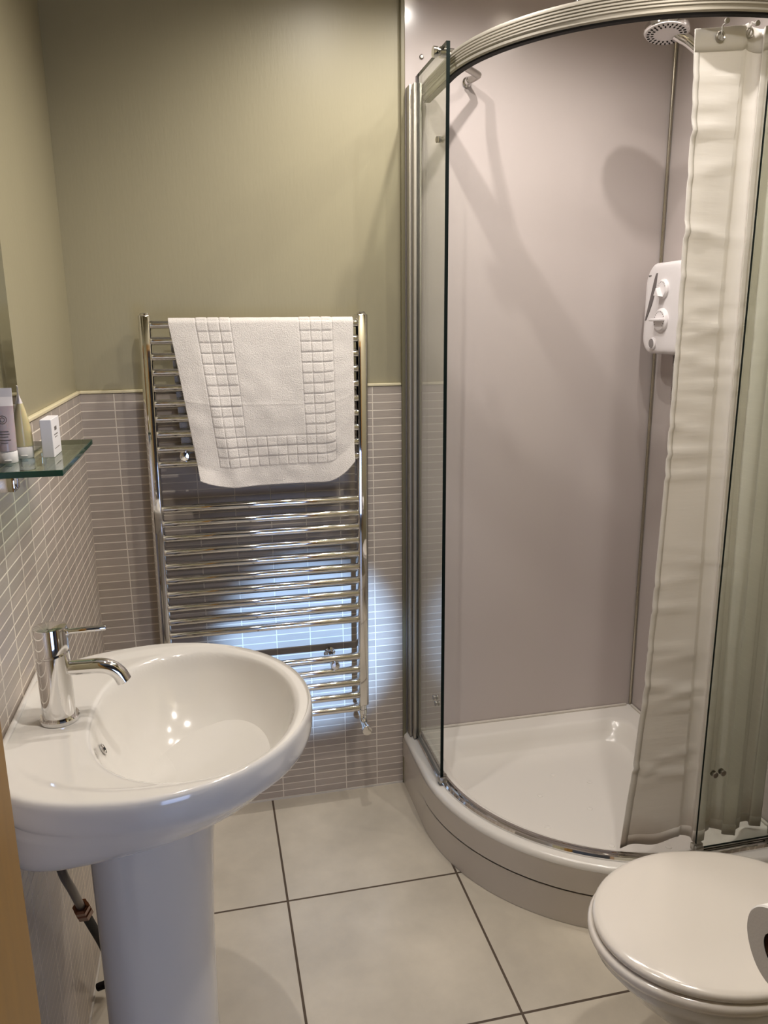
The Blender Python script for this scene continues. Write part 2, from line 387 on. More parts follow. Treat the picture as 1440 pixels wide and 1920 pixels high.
# roller bolts on both panes
def bolt(p, axis):
    bm = bmesh.new(); add_lathe(bm, [(0.0065, -0.007), (0.0075, -0.006), (0.0075, -0.0035), (0.003, -0.003), (0.003, 0.003), (0.0075, 0.0035), (0.0075, 0.006), (0.0065, 0.007)], p, axis, 20)
    obj('roller_bolt', bm, M_steel, enc)
for dy in (0.0, -0.018):
    bolt((0.9, -0.243+dy, 1.861+dy*0.2), (1, 0, 0)); bolt((0.9, -0.243+dy, 0.411+dy*0.5), (1, 0, 0))
for dx in (0.0, 0.021):
    bolt((1.443+dx, -0.736, 0.389+dx*0.1), (0, 1, 0)); bolt((1.443+dx, -0.736, 1.861), (0, 1, 0))
# stabiliser arm to the back wall
bm = bmesh.new()
add_tube(bm, smooth_path([(0.900, -0.262, 2.043), (0.912, -0.256, 2.044), (0.925, -0.236, 2.047), (0.99, -0.140, 2.056), (1.0540, -0.066, 2.060), (1.0590, -0.058, 2.0595), (1.0580, -0.046, 2.059), (1.0490, -0.018, 2.0578)], 6), 0.0088, 16)
obj('stabiliser_arm', bm, M_steel, enc)
bm = bmesh.new(); add_lathe(bm, [(0.013, 0), (0.013, 0.004), (0.009, 0.008), (0.009, 0.022), (0.0075, 0.024)], (1.0485, -0.0015, 2.0574), (0, -1, 0), 24); obj('wall_flange', bm, M_chrome, enc)
bm = bmesh.new(); add_lathe(bm, [(0.011, 0), (0.012, 0.001), (0.012, 0.010), (0.009, 0.012), (0.009, 0.015), (0.012, 0.017), (0.012, 0.034), (0.0095, 0.037), (0.0095, 0.050)], (0.878, -0.262, 2.043), (1, 0, 0), 24); obj('glass_clamp', bm, M_chrome, enc)
bm = bmesh.new(); add_tube(bm, [(1.083, -0.574, 2.044), (1.083, -0.574, CEIL-0.002)], 0.006, 14); add_lathe(bm, [(0.014, 0), (0.014, -0.006), (0.007, -0.012)], (1.083, -0.574, CEIL-0.0015), n=20)
obj('ceiling_stay', bm, M_chrome, enc)
# loose screw in the panel
bm = bmesh.new(); add_lathe(bm, [(0.006, 0), (0.006, 0.002), (0.004, 0.004), (0.0015, 0.004)], (0.9235, -0.0012, 2.1116), (0, -1, 0), 16)
tag(obj('screw', bm, M_steel), 'small round screw head in the lilac panel above the glass', 'screw')

# ------------------------------------------------------------------ towel radiator
rad = thing('towel_radiator', 'chrome ladder towel radiator mounted on the tiled back wall', 'radiator', (0.45, -0.085, 0.33))
RT = 0.0105
def rx(z): return (z-1.46)*0.0105
def rail_bm(x):
    bm = bmesh.new(); rs = []
    for z in (0.337, 0.339, 1.459, 1.461):
        k = 0.93 if z in (0.337, 1.461) else 1
        P = []
        for (sx, sy) in [(-1, 1.6), (-1, -0.55), (-0.68, -1), (0.68, -1), (1, -0.55), (1, 1.6)]:
            P.append((x+rx(z)+0.0158*sx*k, -0.0875+0.0165*sy*k, z))
        rs.append(P)
    rings(bm, rs)
    bmesh.ops.bevel(bm, geom=[e for e in bm.edges if abs(e.verts[0].co.z-e.verts[1].co.z) > 0.5], offset=0.0022, segments=3, profile=0.5, affect='EDGES')
    return bm
XL, XRr = 0.1835, 0.7345
obj('side_rail', rail_bm(XL), M_chrome, rad, angle=30); obj('side_rail', rail_bm(XRr), M_chrome, rad, angle=30)
for x in (XL, XRr):
    bm = bmesh.new(); add_lathe(bm, [(0.0115, 0), (0.0115, 0.004), (0.010, 0.006), (0.004, 0.006)], (x, -0.088, 1.461), n=24); obj('end_cap', bm, M_chrome, rad)
zs = [1.4385-0.0393*k for k in range(10)]+[0.9645-0.0395*k for k in range(10)]+[0.495-0.0413*k for k in range(5)]
for z in zs:
    bm = bmesh.new(); add_tube(bm, [(XL+0.012+rx(z), -0.096, z), (XL+0.018+rx(z), -0.096, z), (XRr-0.018+rx(z), -0.096, z), (XRr-0.012+rx(z), -0.096, z)], [RT*0.9, RT, RT, RT*0.9], 24); obj('cross_bar', bm, M_chrome, rad)
for (x, z) in [(0.2575, 1.105), (0.640, 0.4742), (0.655, 1.105), (0.262, 0.4742)]:
    bm = bmesh.new(); add_lathe(bm, [(0.016, -0.0005), (0.016, 0.003), (0.009, 0.006), (0.009, 0.085), (0.013, 0.088), (0.0135, 0.104), (0.011, 0.108), (0.0, 0.109)], (x, -0.0002, z), (0, -1, 0), 24); obj('wall_bracket', bm, M_chrome, rad)
# angled valve below each rail
for x in (XL-0.012, XRr-0.0125):
    bm = bmesh.new()
    add_lathe(bm, [(0.011, 0.338), (0.011, 0.322), (0.0125, 0.321), (0.0125, 0.308), (0.010, 0.306), (0.010, 0.285)], (x, -0.088, 0), n=20)
    add_tube(bm, smooth_path([(x, -0.088, 0.300), (x, -0.090, 0.287), (x+0.002, -0.104, 0.276), (x+0.003, -0.128, 0.272)], 5), 0.0105, 18)
    add_lathe(bm, [(0.0135, 0), (0.0145, 0.001), (0.0145, 0.013), (0.0135, 0.014), (0.0, 0.0142)], (x+0.003, -0.122, 0.272), (0.03, -1, 0.05), 28)
    add_tube(bm, [(x, -0.088, 0.287), (x, -0.004, 0.287)], 0.0075, 14); add_lathe(bm, [(0.014, 0), (0.014, 0.003), (0.009, 0.006)], (x, -0.0008, 0.287), (0, -1, 0), 18)
    obj('valve', bm, M_chrome, rad)

# ------------------------------------------------------------------ towel
def towel():
    bm = bmesh.new(); NU, NV = 250, 330
    Rb = RT+0.0035; zc = 1.4385; yc = -0.096
    Lf = 0.425; arc = PI*Rb; Lb = 0.33; Ltot = Lf+arc+Lb
    P = 0.0617
    def squares(u, v):   # v measured in m up from the front hem
        d = Lf+0.008-v; s = d/0.0272      # rows from the top
        row = math.floor(s); fr = s-row
        cu = (u-0.14)/P; col = math.floor(cu); fc = cu-col
        if row < 0: row = 0
        side = (0 <= col < 3) or (9 <= col < 12)
        inb = (side and row < 14) or (0 <= col < 12 and 11 <= row < 14)
        if inb:
            e = min(fc*P*0.465, (1-fc)*P*0.465, fr*0.0272, (1-fr)*0.0272)
            h = min(1, max(0, e-0.0004)/0.0032); h = 1-(1-h)**2
            lean = 0.75+0.5*fr
            return 0.0024*h*lean-0.0009
        if 0 <= cu < 12 and row < 14: return 0.0006
        return 0.0007
    grid = []
    for i in range(NU+1):
        u = i/NU; colv = []
        for j in range(NV+1):
            s = j/NV*Ltot          # from front hem up, over, down the back
            v = s
            # hem shape (bottom edge z per u)
            zh = 1.0165+0.026*max(0, (0.22-u)/0.22)**1.6+0.055*max(0, (u-0.80)/0.20)**2.0+0.004*u
            if s < Lf:
                t = 1-s/Lf; z = zc+(zh-zc)*t
                f = t
                xl = 0.2405+0.054*f**0.92; xrr = 0.7085-0.004*f+0.004*max(0, f-0.9)*8*0
                x = xl+(xrr-xl)*u
                bulge = 0.010*sin(PI*min(1, f*1.02))*(0.4+0.6*(1-abs(2*u-1)))
                fold = 0.008*f*sin(u*7.5+0.6)*(0.5+0.5*f)+0.006*f*math.exp(-((u-0.03)/0.09)**2)*2+0.007*math.exp(-((u-0.10-0.14*f)/0.05)**2)*f*(1.2-f)*2
                curl = 0.012*max(0, f-0.86)/0.14*math.exp(-((u-1)/0.12)**2)+0.010*max(0, f-0.9)/0.1*math.exp(-(u/0.12)**2)
                crease = 0.0007*math.exp(-((f-0.475-0.02*u)/0.006)**2)
                n = 0.0022*noise.noise(Vector((u*12, f*12, 0)))+0.0060*noise.noise(Vector((u*4+3, f*3, 1)))
                h = squares(u, v)
                y = yc-Rb-bulge-fold-curl-crease-n*f**0.5-h
                p = Vector((x, y, z))
            elif s < Lf+arc:
                a = (s-Lf)/Rb; h = squares(u, v)
                x = 0.2405+(0.7085-0.2405)*u
                p = Vector((x, yc-(Rb+h)*cos(a), zc+(Rb+h)*sin(a)*0.95+0.0006*noise.noise(Vector((u*20, 0, 2)))))
            else:
                t = (s-Lf-arc)/Lb; x = 0.2405+0.468*u+0.012*t*(1-u)
                p = Vector((x, yc+Rb+0.003*sin(u*6)*t, zc-Lb*t))
            colv.append(bm.verts.new(p))
        grid.append(colv)
    for i in range(NU):
        for j in range(NV): bm.faces.new((grid[i][j], grid[i+1][j], grid[i+1][j+1], grid[i][j+1]))
    o = obj('towel', bm, M_towel, angle=180)
    md = o.modifiers.new('thickness', 'SOLIDIFY'); md.thickness = 0.003; md.offset = 0.6
    return tag(o, 'white terry bath mat towel with raised squares draped over the radiator', 'towel')
towel()

# ------------------------------------------------------------------ wash basin + pedestal + tap
bas = thing('wash_basin', 'white oval ceramic pedestal basin fixed to the left wall', 'sink', (0.2, -1.0, 0))
YB = -1.0; RIM = 0.852
def outl(a):
    """outer outline of the basin around (0.2,-1) in plan"""
    c, s = cos(a), sin(a)
    if c >= 0:
        return (0.20+0.260*c, YB+0.262*s)
    # towards the wall: blend to a flat back
    n = 5.0; r = (abs(c)**n+abs(s)**n)**(-1/n)
    x = 0.20+0.199*c*r; hw = 0.262-0.050*((0.20-x)/0.2)**1.5
    return (max(x, 0.001), YB+hw*s*r)
NA = 144
ANG = [2*PI*k/NA for k in range(NA)]
def bowl_e(x, y):
    return math.sqrt(((x-0.272)/0.160)**2+((y-YB)/0.213)**2) if x > 0.272 else (abs((x-0.272)/0.152)**2.3+abs((y-YB)/0.213)**2.3)**(1/2.3)
def sst(a, b, x):
    t = min(1, max(0, (x-a)/(b-a))); return t*t*(3-2*t)
def deck_e(x, y):   # recessed tap deck inside the raised rim
    return (abs((x-0.24)/0.235)**2.4+abs((y-YB)/0.232)**2.4)**(1/2.4)
def ztop(x, y, s):
    z = RIM
    z -= 0.005*(1-sst(0.93, 1.03, deck_e(x, y)))            # deck a little below the rim
    z += -0.004*(1-sst(0.0, 0.02, x))*0
    e = bowl_e(x, y)
    if e < 1.06:
        t = max(0, 1-e/1.0); 
        z -= 0.010*(1-sst(0.93, 1.06, e))
        z -= 0.128*(1-min(1, e)**3.2)
    return z
bm = bmesh.new(); R_ = []
NR = 90
cx0 = 0.262
def outpt(k): return outl(ANG[k])
for j in range(1, NR+1):
    s = j/NR; s = s**0.9; ring = []
    for k in range(NA):
        ox, oy = outpt(k)
        fs = s*0.965
        x = cx0+(ox-cx0)*fs; y = YB+(oy-YB)*fs
        ring.append((x, y, ztop(x, y, s)))
    R_.append(ring)
# rim rounding outward and down
last = R_[-1]
def sc_ring(kx, ky, z, zf=None):
    out = []
    for k in range(NA):
        ox, oy = outpt(k); 
        out.append((max(ox*kx, 0.001), YB+(oy-YB)*ky, z if zf is None else z+zf(ox, oy)))
    return out
def fr(s, dz):
    return [(max(0.001, cx0+(outpt(k)[0]-cx0)*s), YB+(outpt(k)[1]-YB)*s, RIM+dz) for k in range(NA)]
for s, dz in ((0.975, -0.0005), (0.985, -0.002), (0.993, -0.005), (0.998, -0.010), (1.0, -0.017), (1.0, -0.026), (0.998, -0.034), (0.992, -0.042), (0.982, -0.048), (0.972, -0.053)):
    R_.append(fr(s, dz))
for kx, ky, z in ((0.955, 0.957, 0.790), (0.935, 0.940, 0.782), (0.90, 0.915, 0.768), (0.85, 0.880, 0.757), (0.80, 0.845, 0.748), (0.74, 0.79, 0.739), (0.66, 0.70, 0.731), (0.58, 0.58, 0.725), (0.45, 0.42, 0.722)):
    R_.append([(p[0], p[1], p[2]-0.026*(1-sst(0.0, 0.20, p[0]))*(1-sst(0.742, 0.785, z))) for p in sc_ring(kx, ky, z)])
rings(bm, R_)
obj('bowl', bm, M_ceram, bas, angle=80)
# upstand along the wall
bm = B(0.001, 0.012, YB-0.20, YB+0.205, 0.83, 0.853, 0.005, 3); obj('back_ledge', bm, M_ceram, bas)
# pedestal: half round column
def ped(z, hw, xf, xb=0.10):
    P = []
    for k in range(40):
        a = 2*PI*k/40; c, s = cos(a), sin(a)
        cxp = xb+0.055
        if c >= 0: P.append((cxp+(xf-cxp)*c, YB+hw*s, z))
        else:
            r = (abs(c)**4+abs(s)**4)**(-0.25); P.append((cxp+0.055*c*r, YB+hw*s*min(1, r), z))
    return P
bm = bmesh.new(); rings(bm, [ped(0.001, 0.118, 0.300), ped(0.012, 0.120, 0.302), ped(0.04, 0.112, 0.292), ped(0.10, 0.100, 0.281), ped(0.25, 0.090, 0.277), ped(0.45, 0.090, 0.281), ped(0.60, 0.096, 0.289), ped(0.700, 0.108, 0.300), ped(0.7235, 0.112, 0.303)])
obj('pedestal', bm, M_ceram, bas, angle=60)
# waste and overflow
bm = bmesh.new(); zb = ztop(0.225, YB, 0)
add_lathe(bm, [(0.021, 0.0005), (0.022, 0.003), (0.019, 0.004), (0.016, 0.001), (0.0, 0.0012)], (0.222, YB, zb-0.0005), n=28); obj('waste', bm, M_chrome, bas)
ov = Vector((0.134, YB-0.035, ztop(0.134, YB-0.035, 0)+0.0005)); 
bm = bmesh.new(); add_lathe(bm, [(0.0085, 0.0), (0.0095, 0.0022), (0.0075, 0.0035)], ov, (0.85, 0.1, 0.35), 20, caps=False); add_lathe(bm, [(0.0076, 0.001), (0.0, 0.0012)], ov, (0.85, 0.1, 0.35), 20, mi=1); obj('overflow', bm, [M_chrome, M_black], bas)

tap = thing('basin_tap', 'chrome single-lever mixer tap standing on the white basin deck', 'tap', (0.0715, -1.0, 0.84))
TZ = 0.8475
bm = bmesh.new(); add_lathe(bm, [(0.0290, 0), (0.0295, 0.001), (0.0295, 0.006), (0.0280, 0.008), (0.0225, 0.008)], (0.0715, -1.0, TZ), n=48); obj('base_ring', bm, M_chrome, tap)
bm = bmesh.new(); 
rs = []
for k, (r, z) in enumerate([(0.0243, 0.008), (0.0243, 0.04), (0.0243, 0.1065)]):
    rs.append([(0.0715+r*cos(2*PI*i/48), -1.0+r*sin(2*PI*i/48), TZ+z+(0.004*cos(2*PI*i/48) if k == 2 else 0)) for i in range(48)])
rings(bm, rs); obj('body', bm, M_chrome, tap)
bm = bmesh.new(); rs = []
for k, (r, z) in enumerate([(0.0220, 0.1060), (0.0232, 0.1095), (0.0243, 0.1105), (0.0243, 0.149), (0.0238, 0.1512), (0.0225, 0.1518)]):
    rs.append([(0.0715+r*cos(2*PI*i/48), -1.0+r*sin(2*PI*i/48), TZ+z+(0.004*cos(2*PI*i/48) if k < 3 else 0)) for i in range(48)])
rings(bm, rs)
bmv = bm; obj('handle_cap', bm, M_chrome, tap)
bm = bmesh.new(); add_tube(bm, [(0.086, -1.0, TZ+0.141), (0.150, -1.0, TZ+0.1425), (0.1515, -1.0, TZ+0.1425)], [0.0042, 0.0042, 0.0036], 16); add_lathe(bm, [(0.0062, 0), (0.0062, 0.004)], (0.093, -1.0, TZ+0.141), (1, 0, 0.02), 18); obj('lever', bm, M_chrome, tap)
bm = bmesh.new(); sp = smooth_path([(0.080, -1.0, TZ+0.083), (0.112, -1.0, TZ+0.082), (0.138, -1.0, TZ+0.081), (0.153, -1.0, TZ+0.076), (0.164, -1.0, TZ+0.066), (0.1705, -1.0, TZ+0.053)], 8)
add_tube(bm, sp, 0.0118, 28, caps=True); obj('spout', bm, M_chrome, tap)
bm = bmesh.new(); d = (sp[-1]-sp[-2]).normalized(); add_lathe(bm, [(0.0095, 0.0002), (0.0092, 0.0012), (0.0, 0.0012)], sp[-1], d, 20); obj('aerator', bm, M_grey, tap)

# supply pipe behind the pedestal
pipe = thing('supply_pipe', 'copper and black supply pipe hanging behind the basin pedestal', 'pipe', (0.05, -0.9, 0.4))
P0 = [(0.052, -1.03, 0.70), (0.050, -1.015, 0.60), (0.052, -0.96, 0.51), (0.050, -0.905, 0.435)]
bm = bmesh.new(); add_tube(bm, smooth_path(P0, 6), 0.0072, 16); obj('upper_pipe', bm, mat('braided_steel', (0.15, 0.13, 0.115), 0.35, 0.8), pipe)
d0 = Vector((0, 0.105, -0.145)).normalized(); c0 = Vector((0.050, -0.907, 0.437))
bm = bmesh.new(); add_lathe(bm, [(0.010, 0), (0.0145, 0.002), (0.0145, 0.016), (0.011, 0.018), (0.011, 0.022), (0.0155, 0.024), (0.0155, 0.045), (0.012, 0.048)], c0, d0, 6); obj('compression_nut', bm, M_copper, pipe, smooth=False)
bm = bmesh.new(); add_tube(bm, smooth_path([c0+d0*0.046, c0+d0*0.12, (0.05, -0.745, 0.21), (0.047, -0.69, 0.12), (0.035, -0.66, 0.045), (0.0125, -0.655, 0.03)], 6), 0.0085, 16); obj('black_hose', bm, M_black, pipe)

# ------------------------------------------------------------------ mirror and glass shelf with toiletries
mir = thing('wall_mirror', 'frameless wall mirror above the glass shelf on the green wall', 'mirror', (0, -1.05, 1.6))
bm = bmesh.new(); add_box(bm, -0.0075, 0.0035, -1.36, -0.705, 1.276, 1.98, 0.0015, 2); obj('mirror_glass', bm, M_mirror, mir, smooth=False)
SZ = 1.235
sh = thing('glass_shelf', 'small green-edged glass shelf on the left wall above the tiles', 'shelf', (0.05, -0.85, SZ))
bm = bmesh.new(); add_box(bm, 0.008, 0.1136, -1.000, -0.676, SZ-0.0095, SZ, 0.0012, 2)
for f in bm.faces:
    n = f.normal if f.normal.length else Vector((0, 0, 1))
bmesh.ops.recalc_face_normals(bm, faces=bm.faces)
for f in bm.faces:
    f.normal_update(); f.material_index = 0 if abs(f.normal.z) > 0.9 else 1
obj('shelf_pane', bm, [M_shelfg, M_edgeg], sh, smooth=False)
for y in (-0.95, -0.73):
    bm = bmesh.new(); add_box(bm, 0.0008, 0.040, y-0.017, y+0.017, SZ-0.036, SZ-0.0098, 0.002); add_box(bm, 0.0008, 0.007, y-0.017, y+0.017, SZ-0.036, SZ+0.006, 0.001); obj('bracket', bm, M_chrome, sh)
def ell(cx, cy, a, b, z, n=28, rot=0.0):
    return [(cx+a*cos(2*PI*k/n)*cos(rot)-b*sin(2*PI*k/n)*sin(rot), cy+a*cos(2*PI*k/n)*sin(rot)+b*sin(2*PI*k/n)*cos(rot), z) for k in range(n)]
def tube_bottle(x, y, m, label, rot, h=0.112):
    t = thing('toiletry_tube', label, 'toiletry tube', (x, y, SZ), 'small toiletry tubes on the glass shelf')
    bm = bmesh.new(); rings(bm, [ell(x, y, 0.0128, 0.0128, SZ+0.0004), ell(x, y, 0.0135, 0.0135, SZ+0.002), ell(x, y, 0.0135, 0.0135, SZ+0.017), ell(x, y, 0.0125, 0.0125, SZ+0.0185)])
    add_box(bm, x-0.003, x+0.007, y-0.0148, y-0.012, SZ+0.004, SZ+0.0055, 0.0005); obj('cap', bm, mat('cap_white', (0.78, 0.76, 0.75), 0.25), t)
    bm = bmesh.new(); rs = []
    for k in range(13):
        f = k/12; a = 0.0132+0.0020*f; b = 0.0132*(1-f**2.2)+0.0009; z = SZ+0.0188+f*(h-0.0188)*0.86
        rs.append(ell(x, y, a, b, z, 28, rot))
    V = rings(bm, rs)
    for f in bm.faces:
        if f.calc_center_median().z > SZ+0.019+(h-0.019)*0.70: f.material_index = 1
    obj('body', bm, [m, M_tubew], t)
    bm = bmesh.new(); zt = SZ+0.0188+(h-0.0188)*0.86
    rings(bm, [ell(x, y, 0.0152, 0.0009, zt, 28, rot), ell(x, y, 0.0155, 0.0007, SZ+h, 28, rot)]); obj('crimp', bm, M_tubew, t)
    # printed emblem and lines on the front
    bm = bmesh.new()
    for j, (wd, zz) in enumerate([(0.007, 0.048), (0.008, 0.044), (0.006, 0.040), (0.009, 0.035), (0.005, 0.031)]):
        f = (zz-0.0188)/((h-0.0188)*0.86); b = 0.0132*(1-f**2.2)+0.0010; c, s_ = cos(rot), sin(rot)
        rs = []
        for i in range(7):
            q = -wd+2*wd*i/6; a_ = 0.0132+0.002*f; yy = -b*math.sqrt(max(0, 1-(q/a_)**2))-0.0002
            rs.append([(x+q*c-yy*s_, y+q*s_+yy*c, SZ+zz), (x+q*c-yy*s_, y+q*s_+yy*c, SZ+zz+0.0012)])
        rings(bm, rs, False, False, cyc=False)
    for rr in (0.0062, 0.0035):
        rs = []
        for i in range(25):
            th = 2*PI*i/24; pp = []
            for r in (rr, rr-0.0008):
                q = r*cos(th); zz = 0.066+r*sin(th); f = (zz-0.0188)/((h-0.0188)*0.86); b = 0.0132*(1-f**2.2)+0.0010; a_ = 0.0132+0.002*f
                yy = -b*math.sqrt(max(0, 1-(q/a_)**2))-0.0002; pp.append((x+q*c-yy*s_, y+q*s_+yy*c, SZ+zz))
            rs.append(pp)
        rings(bm, rs, False, False, cyc=False)
    obj('printing', bm, M_print, t)
    return t
tube_bottle(0.0375, -0.868, M_yellow, 'yellow toiletry tube with white cap on the glass shelf', -1.30)
tube_bottle(0.0235, -0.912, M_purple, 'lilac toiletry tube at the left end of the glass shelf', 0.0)
bx = thing('soap_box', 'small white carton standing on the glass shelf beside the tubes', 'box', (0.075, -0.85, SZ))
bm = B(0.0665, 0.0835, -0.882, -0.815, SZ+0.0003, SZ+0.0595, 0.0006, 1); obj('carton', bm, M_box, bx)
bm = bmesh.new()
for (y0, y1, z0, z1) in [(-0.860, -0.842, 0.040, 0.046), (-0.866, -0.836, 0.033, 0.0345), (-0.862, -0.84, 0.029, 0.0302), (-0.87, -0.83, 0.012, 0.013)]:
    add_box(bm, 0.0834, 0.0837, y0, y1, SZ+z0, SZ+z1)
obj('printing', bm, M_print, bx, smooth=False)

# ------------------------------------------------------------------ electric shower
es = thing('electric_shower', 'white electric shower unit on the right panel with two dials', 'shower unit', (1.62, -0.17, 1.34))
y0, y1, z0, z1 = -0.278, -0.068, 1.345, 1.602
def rr_ring(x, ins, top=0.02, n=10):
    """rounded rectangle in the y-z plane, bowed top"""
    P = []; r = 0.042-ins*0.3
    ya, yb, za, zb = y0+ins, y1-ins, z0+ins, z1-ins
    for (cy, cz, a0) in ((yb-r, zb-r, 0), (ya+r, zb-r, PI/2), (ya+r, za+r, PI), (yb-r, za+r, 1.5*PI)):
        for k in range(n+1):
            a = a0+PI/2*k/n; yy = cy+r*cos(a); zz = cz+r*sin(a)
            if zz > (za+zb)/2: zz -= top*abs((yy-(ya+yb)/2)/((yb-ya)/2))**2*1.0
            P.append((x, yy, zz))
    return P
bm = bmesh.new(); rings(bm, [rr_ring(XR-0.002, 0.004), rr_ring(1.592, 0.0), rr_ring(1.582, 0.001), rr_ring(1.577, 0.003), rr_ring(1.5735, 0.007), rr_ring(1.572, 0.012), rr_ring(1.5712, 0.020), rr_ring(1.5708, 0.032)])
obj('casing', bm, M_plast, es, angle=50)
yk = -0.169
bm = bmesh.new(); add_lathe(bm, [(0.027, -0.004), (0.026, 0.006), (0.022, 0.0095), (0.0, 0.0105)], (1.5715, yk, 1.522), (-1, 0, 0), 36); k1 = obj('power_dial', bm, M_plast, es)
bm = bmesh.new(); add_lathe(bm, [(0.033, -0.004), (0.032, 0.006), (0.027, 0.0105), (0.0, 0.0115)], (1.5715, yk-0.002, 1.438), (-1, 0, 0), 40); k2 = obj('temperature_dial', bm, M_plast, es)
bm = bmesh.new(); add_box(bm, 1.545, 1.562, yk-0.030, yk+0.026, 1.4355, 1.4435, 0.003); obj('pointer', bm, M_plast, k2)
bm = bmesh.new(); rings(bm, [[(1.562, yk+0.004, 1.527), (1.562, yk+0.016, 1.503), (1.562, yk-0.012, 1.501)], [(1.548, yk+0.004, 1.524), (1.548, yk+0.013, 1.505), (1.548, yk-0.009, 1.503)]]); obj('pointer', bm, M_plast, k1, smooth=False)
def ticks(cy, cz, r, n, a0, a1, x):
    bm = bmesh.new()
    for k in range(n):
        a = a0+(a1-a0)*k/(n-1); c, s = cos(a), sin(a); w_ = 0.0012; l_ = 0.003
        rings(bm, [[(x+dx, cy+(r+l_*i)*c-w_*j*s, cz+(r+l_*i)*s+w_*j*c) for (i, j) in ((-1, -1), (1, -1), (1, 1), (-1, 1))] for dx in (0, 0.0006)])
    return bm
obj('scale', ticks(yk-0.002, 1.438, 0.0225, 16, -0.5, PI+0.7, 1.5608), M_grey, k2, smooth=False)
obj('scale', ticks(yk, 1.522, 0.017, 7, 0.6, PI-0.4, 1.5618), M_grey, k1, smooth=False)
# curved grey fin slot
bm = bmesh.new(); rs = []
for k in range(21):
    f = k/20; z = 1.566-0.128*f; yc_ = -0.132+0.045*f**0.8-0.008*sin(PI*f); hw = 0.0098*math.sin(PI*min(1, f*0.93+0.05))**0.7+0.0004
    rs.append([(1.5712, yc_-hw, z), (1.5690, yc_-hw*0.8, z), (1.5690, yc_+hw*0.8, z), (1.5712, yc_+hw, z)])
rings(bm, rs); obj('trim_fin', bm, M_grey, es)
bm = bmesh.new(); add_box(bm, 1.5705, 1.5722, -0.102, -0.088, 1.5590, 1.5625, 0.0003); obj('printed_mark', bm, M_grey, es, smooth=False)
bm = bmesh.new(); add_lathe(bm, [(0.018, -0.004), (0.0175, 0.004), (0.0135, 0.0065), (0.0125, 0.004), (0.0, 0.004)], (1.5715, -0.132, 1.374), (-1, 0, 0), 28); k3 = obj('start_button', bm, M_plast, es)
bm = bmesh.new(); add_lathe(bm, [(0.0115, 0.0), (0.011, 0.0022), (0.0, 0.003)], (1.5670, -0.132, 1.374), (-1, 0, 0), 24); obj('button_face', bm, mat('mid_grey_plastic', (0.22, 0.2, 0.2), 0.35), k3)

# riser, hand shower and hose
sh2 = thing('hand_shower', 'chrome hand shower with round white spray face on a riser by the curtain', 'shower head', (1.6, -0.45, 1.3))
hc = Vector((1.450, -0.297, 2.106))
ax = Vector((-0.11, -0.15, -0.98)).normalized()
HS = 1.0
bm = bmesh.new(); add_lathe(bm, [(r_*HS, h_) for r_, h_ in [(0.050, -0.001), (0.0525, -0.003), (0.0530, -0.008), (0.0515, -0.016), (0.045, -0.024), (0.028, -0.030), (0.0, -0.032)]], hc, ax, 48); obj('head', bm, M_chrome, sh2)
bm = bmesh.new(); add_lathe(bm, [(r_*HS, h_) for r_, h_ in [(0.0505, -0.003), (0.0495, 0.001), (0.047, 0.0025), (0.0, 0.0035)]], hc, ax, 48); fc = obj('spray_face', bm, M_plast, sh2)
uu, vv = frame(ax); bm = bmesh.new()
for r, n in ((0.0425*HS, 26), (0.0330*HS, 20)):
    for k in range(n):
        a = 2*PI*k/n; c = hc+(uu*cos(a)+vv*sin(a))*r
        rad_d = (uu*cos(a)+vv*sin(a)); tan_d = (-uu*sin(a)+vv*cos(a))
        rings(bm, [[c+rad_d*(0.0031*i)+tan_d*(0.0017*j)+ax*h for (i, j) in ((-1, -1), (1, -1), (1, 1), (-1, 1))] for h in (0.0015, 0.0038)])
nz = obj('nozzle_ring', bm, M_black, fc, smooth=False)
hend = Vector((1.602, -0.362, 1.985))
bm = bmesh.new(); st = hc+Vector((0.030, 0.004, 0.004)); add_tube(bm, smooth_path([st, st+(hend-st)*0.25+Vector((0, 0, 0.006)), st+(hend-st)*0.6+Vector((0, 0, 0.004)), hend], 6), [0.0155]*4+[0.0145]*14+[0.013], 20); obj('handle', bm, M_chrome, sh2)
bm = bmesh.new(); add_tube(bm, [(1.615, -0.40, 1.22), (1.615, -0.40, 2.04)], 0.0095, 18)
obj('riser_rail', bm, M_chrome, sh2)
for z in (1.235, 2.025):
    bm = bmesh.new(); add_tube(bm, [(1.615, -0.40, z), (XR-0.002, -0.40, z)], 0.011, 18); obj('rail_mount', bm, M_chrome, sh2)
bm = bmesh.new(); add_box(bm, 1.594, 1.630, -0.412, -0.350, 1.960, 2.000, 0.006); obj('holder', bm, M_plast, sh2)
bm = bmesh.new(); hp = smooth_path([(1.604, -0.200, 1.349), (1.602, -0.203, 1.28), (1.598, -0.222, 1.16), (1.59, -0.270, 1.02), (1.585, -0.345, 0.98), (1.585, -0.40, 1.08), (1.588, -0.415, 1.35), (1.594, -0.405, 1.65), (1.602, -0.370, 1.965)], 40)
rr_ = [0.0098 if k < 6 else (0.0082 if k % 2 else 0.0068) for k in range(len(hp))]
add_tube(bm, hp, rr_, 14); obj('hose', bm, M_hose, sh2, angle=80)

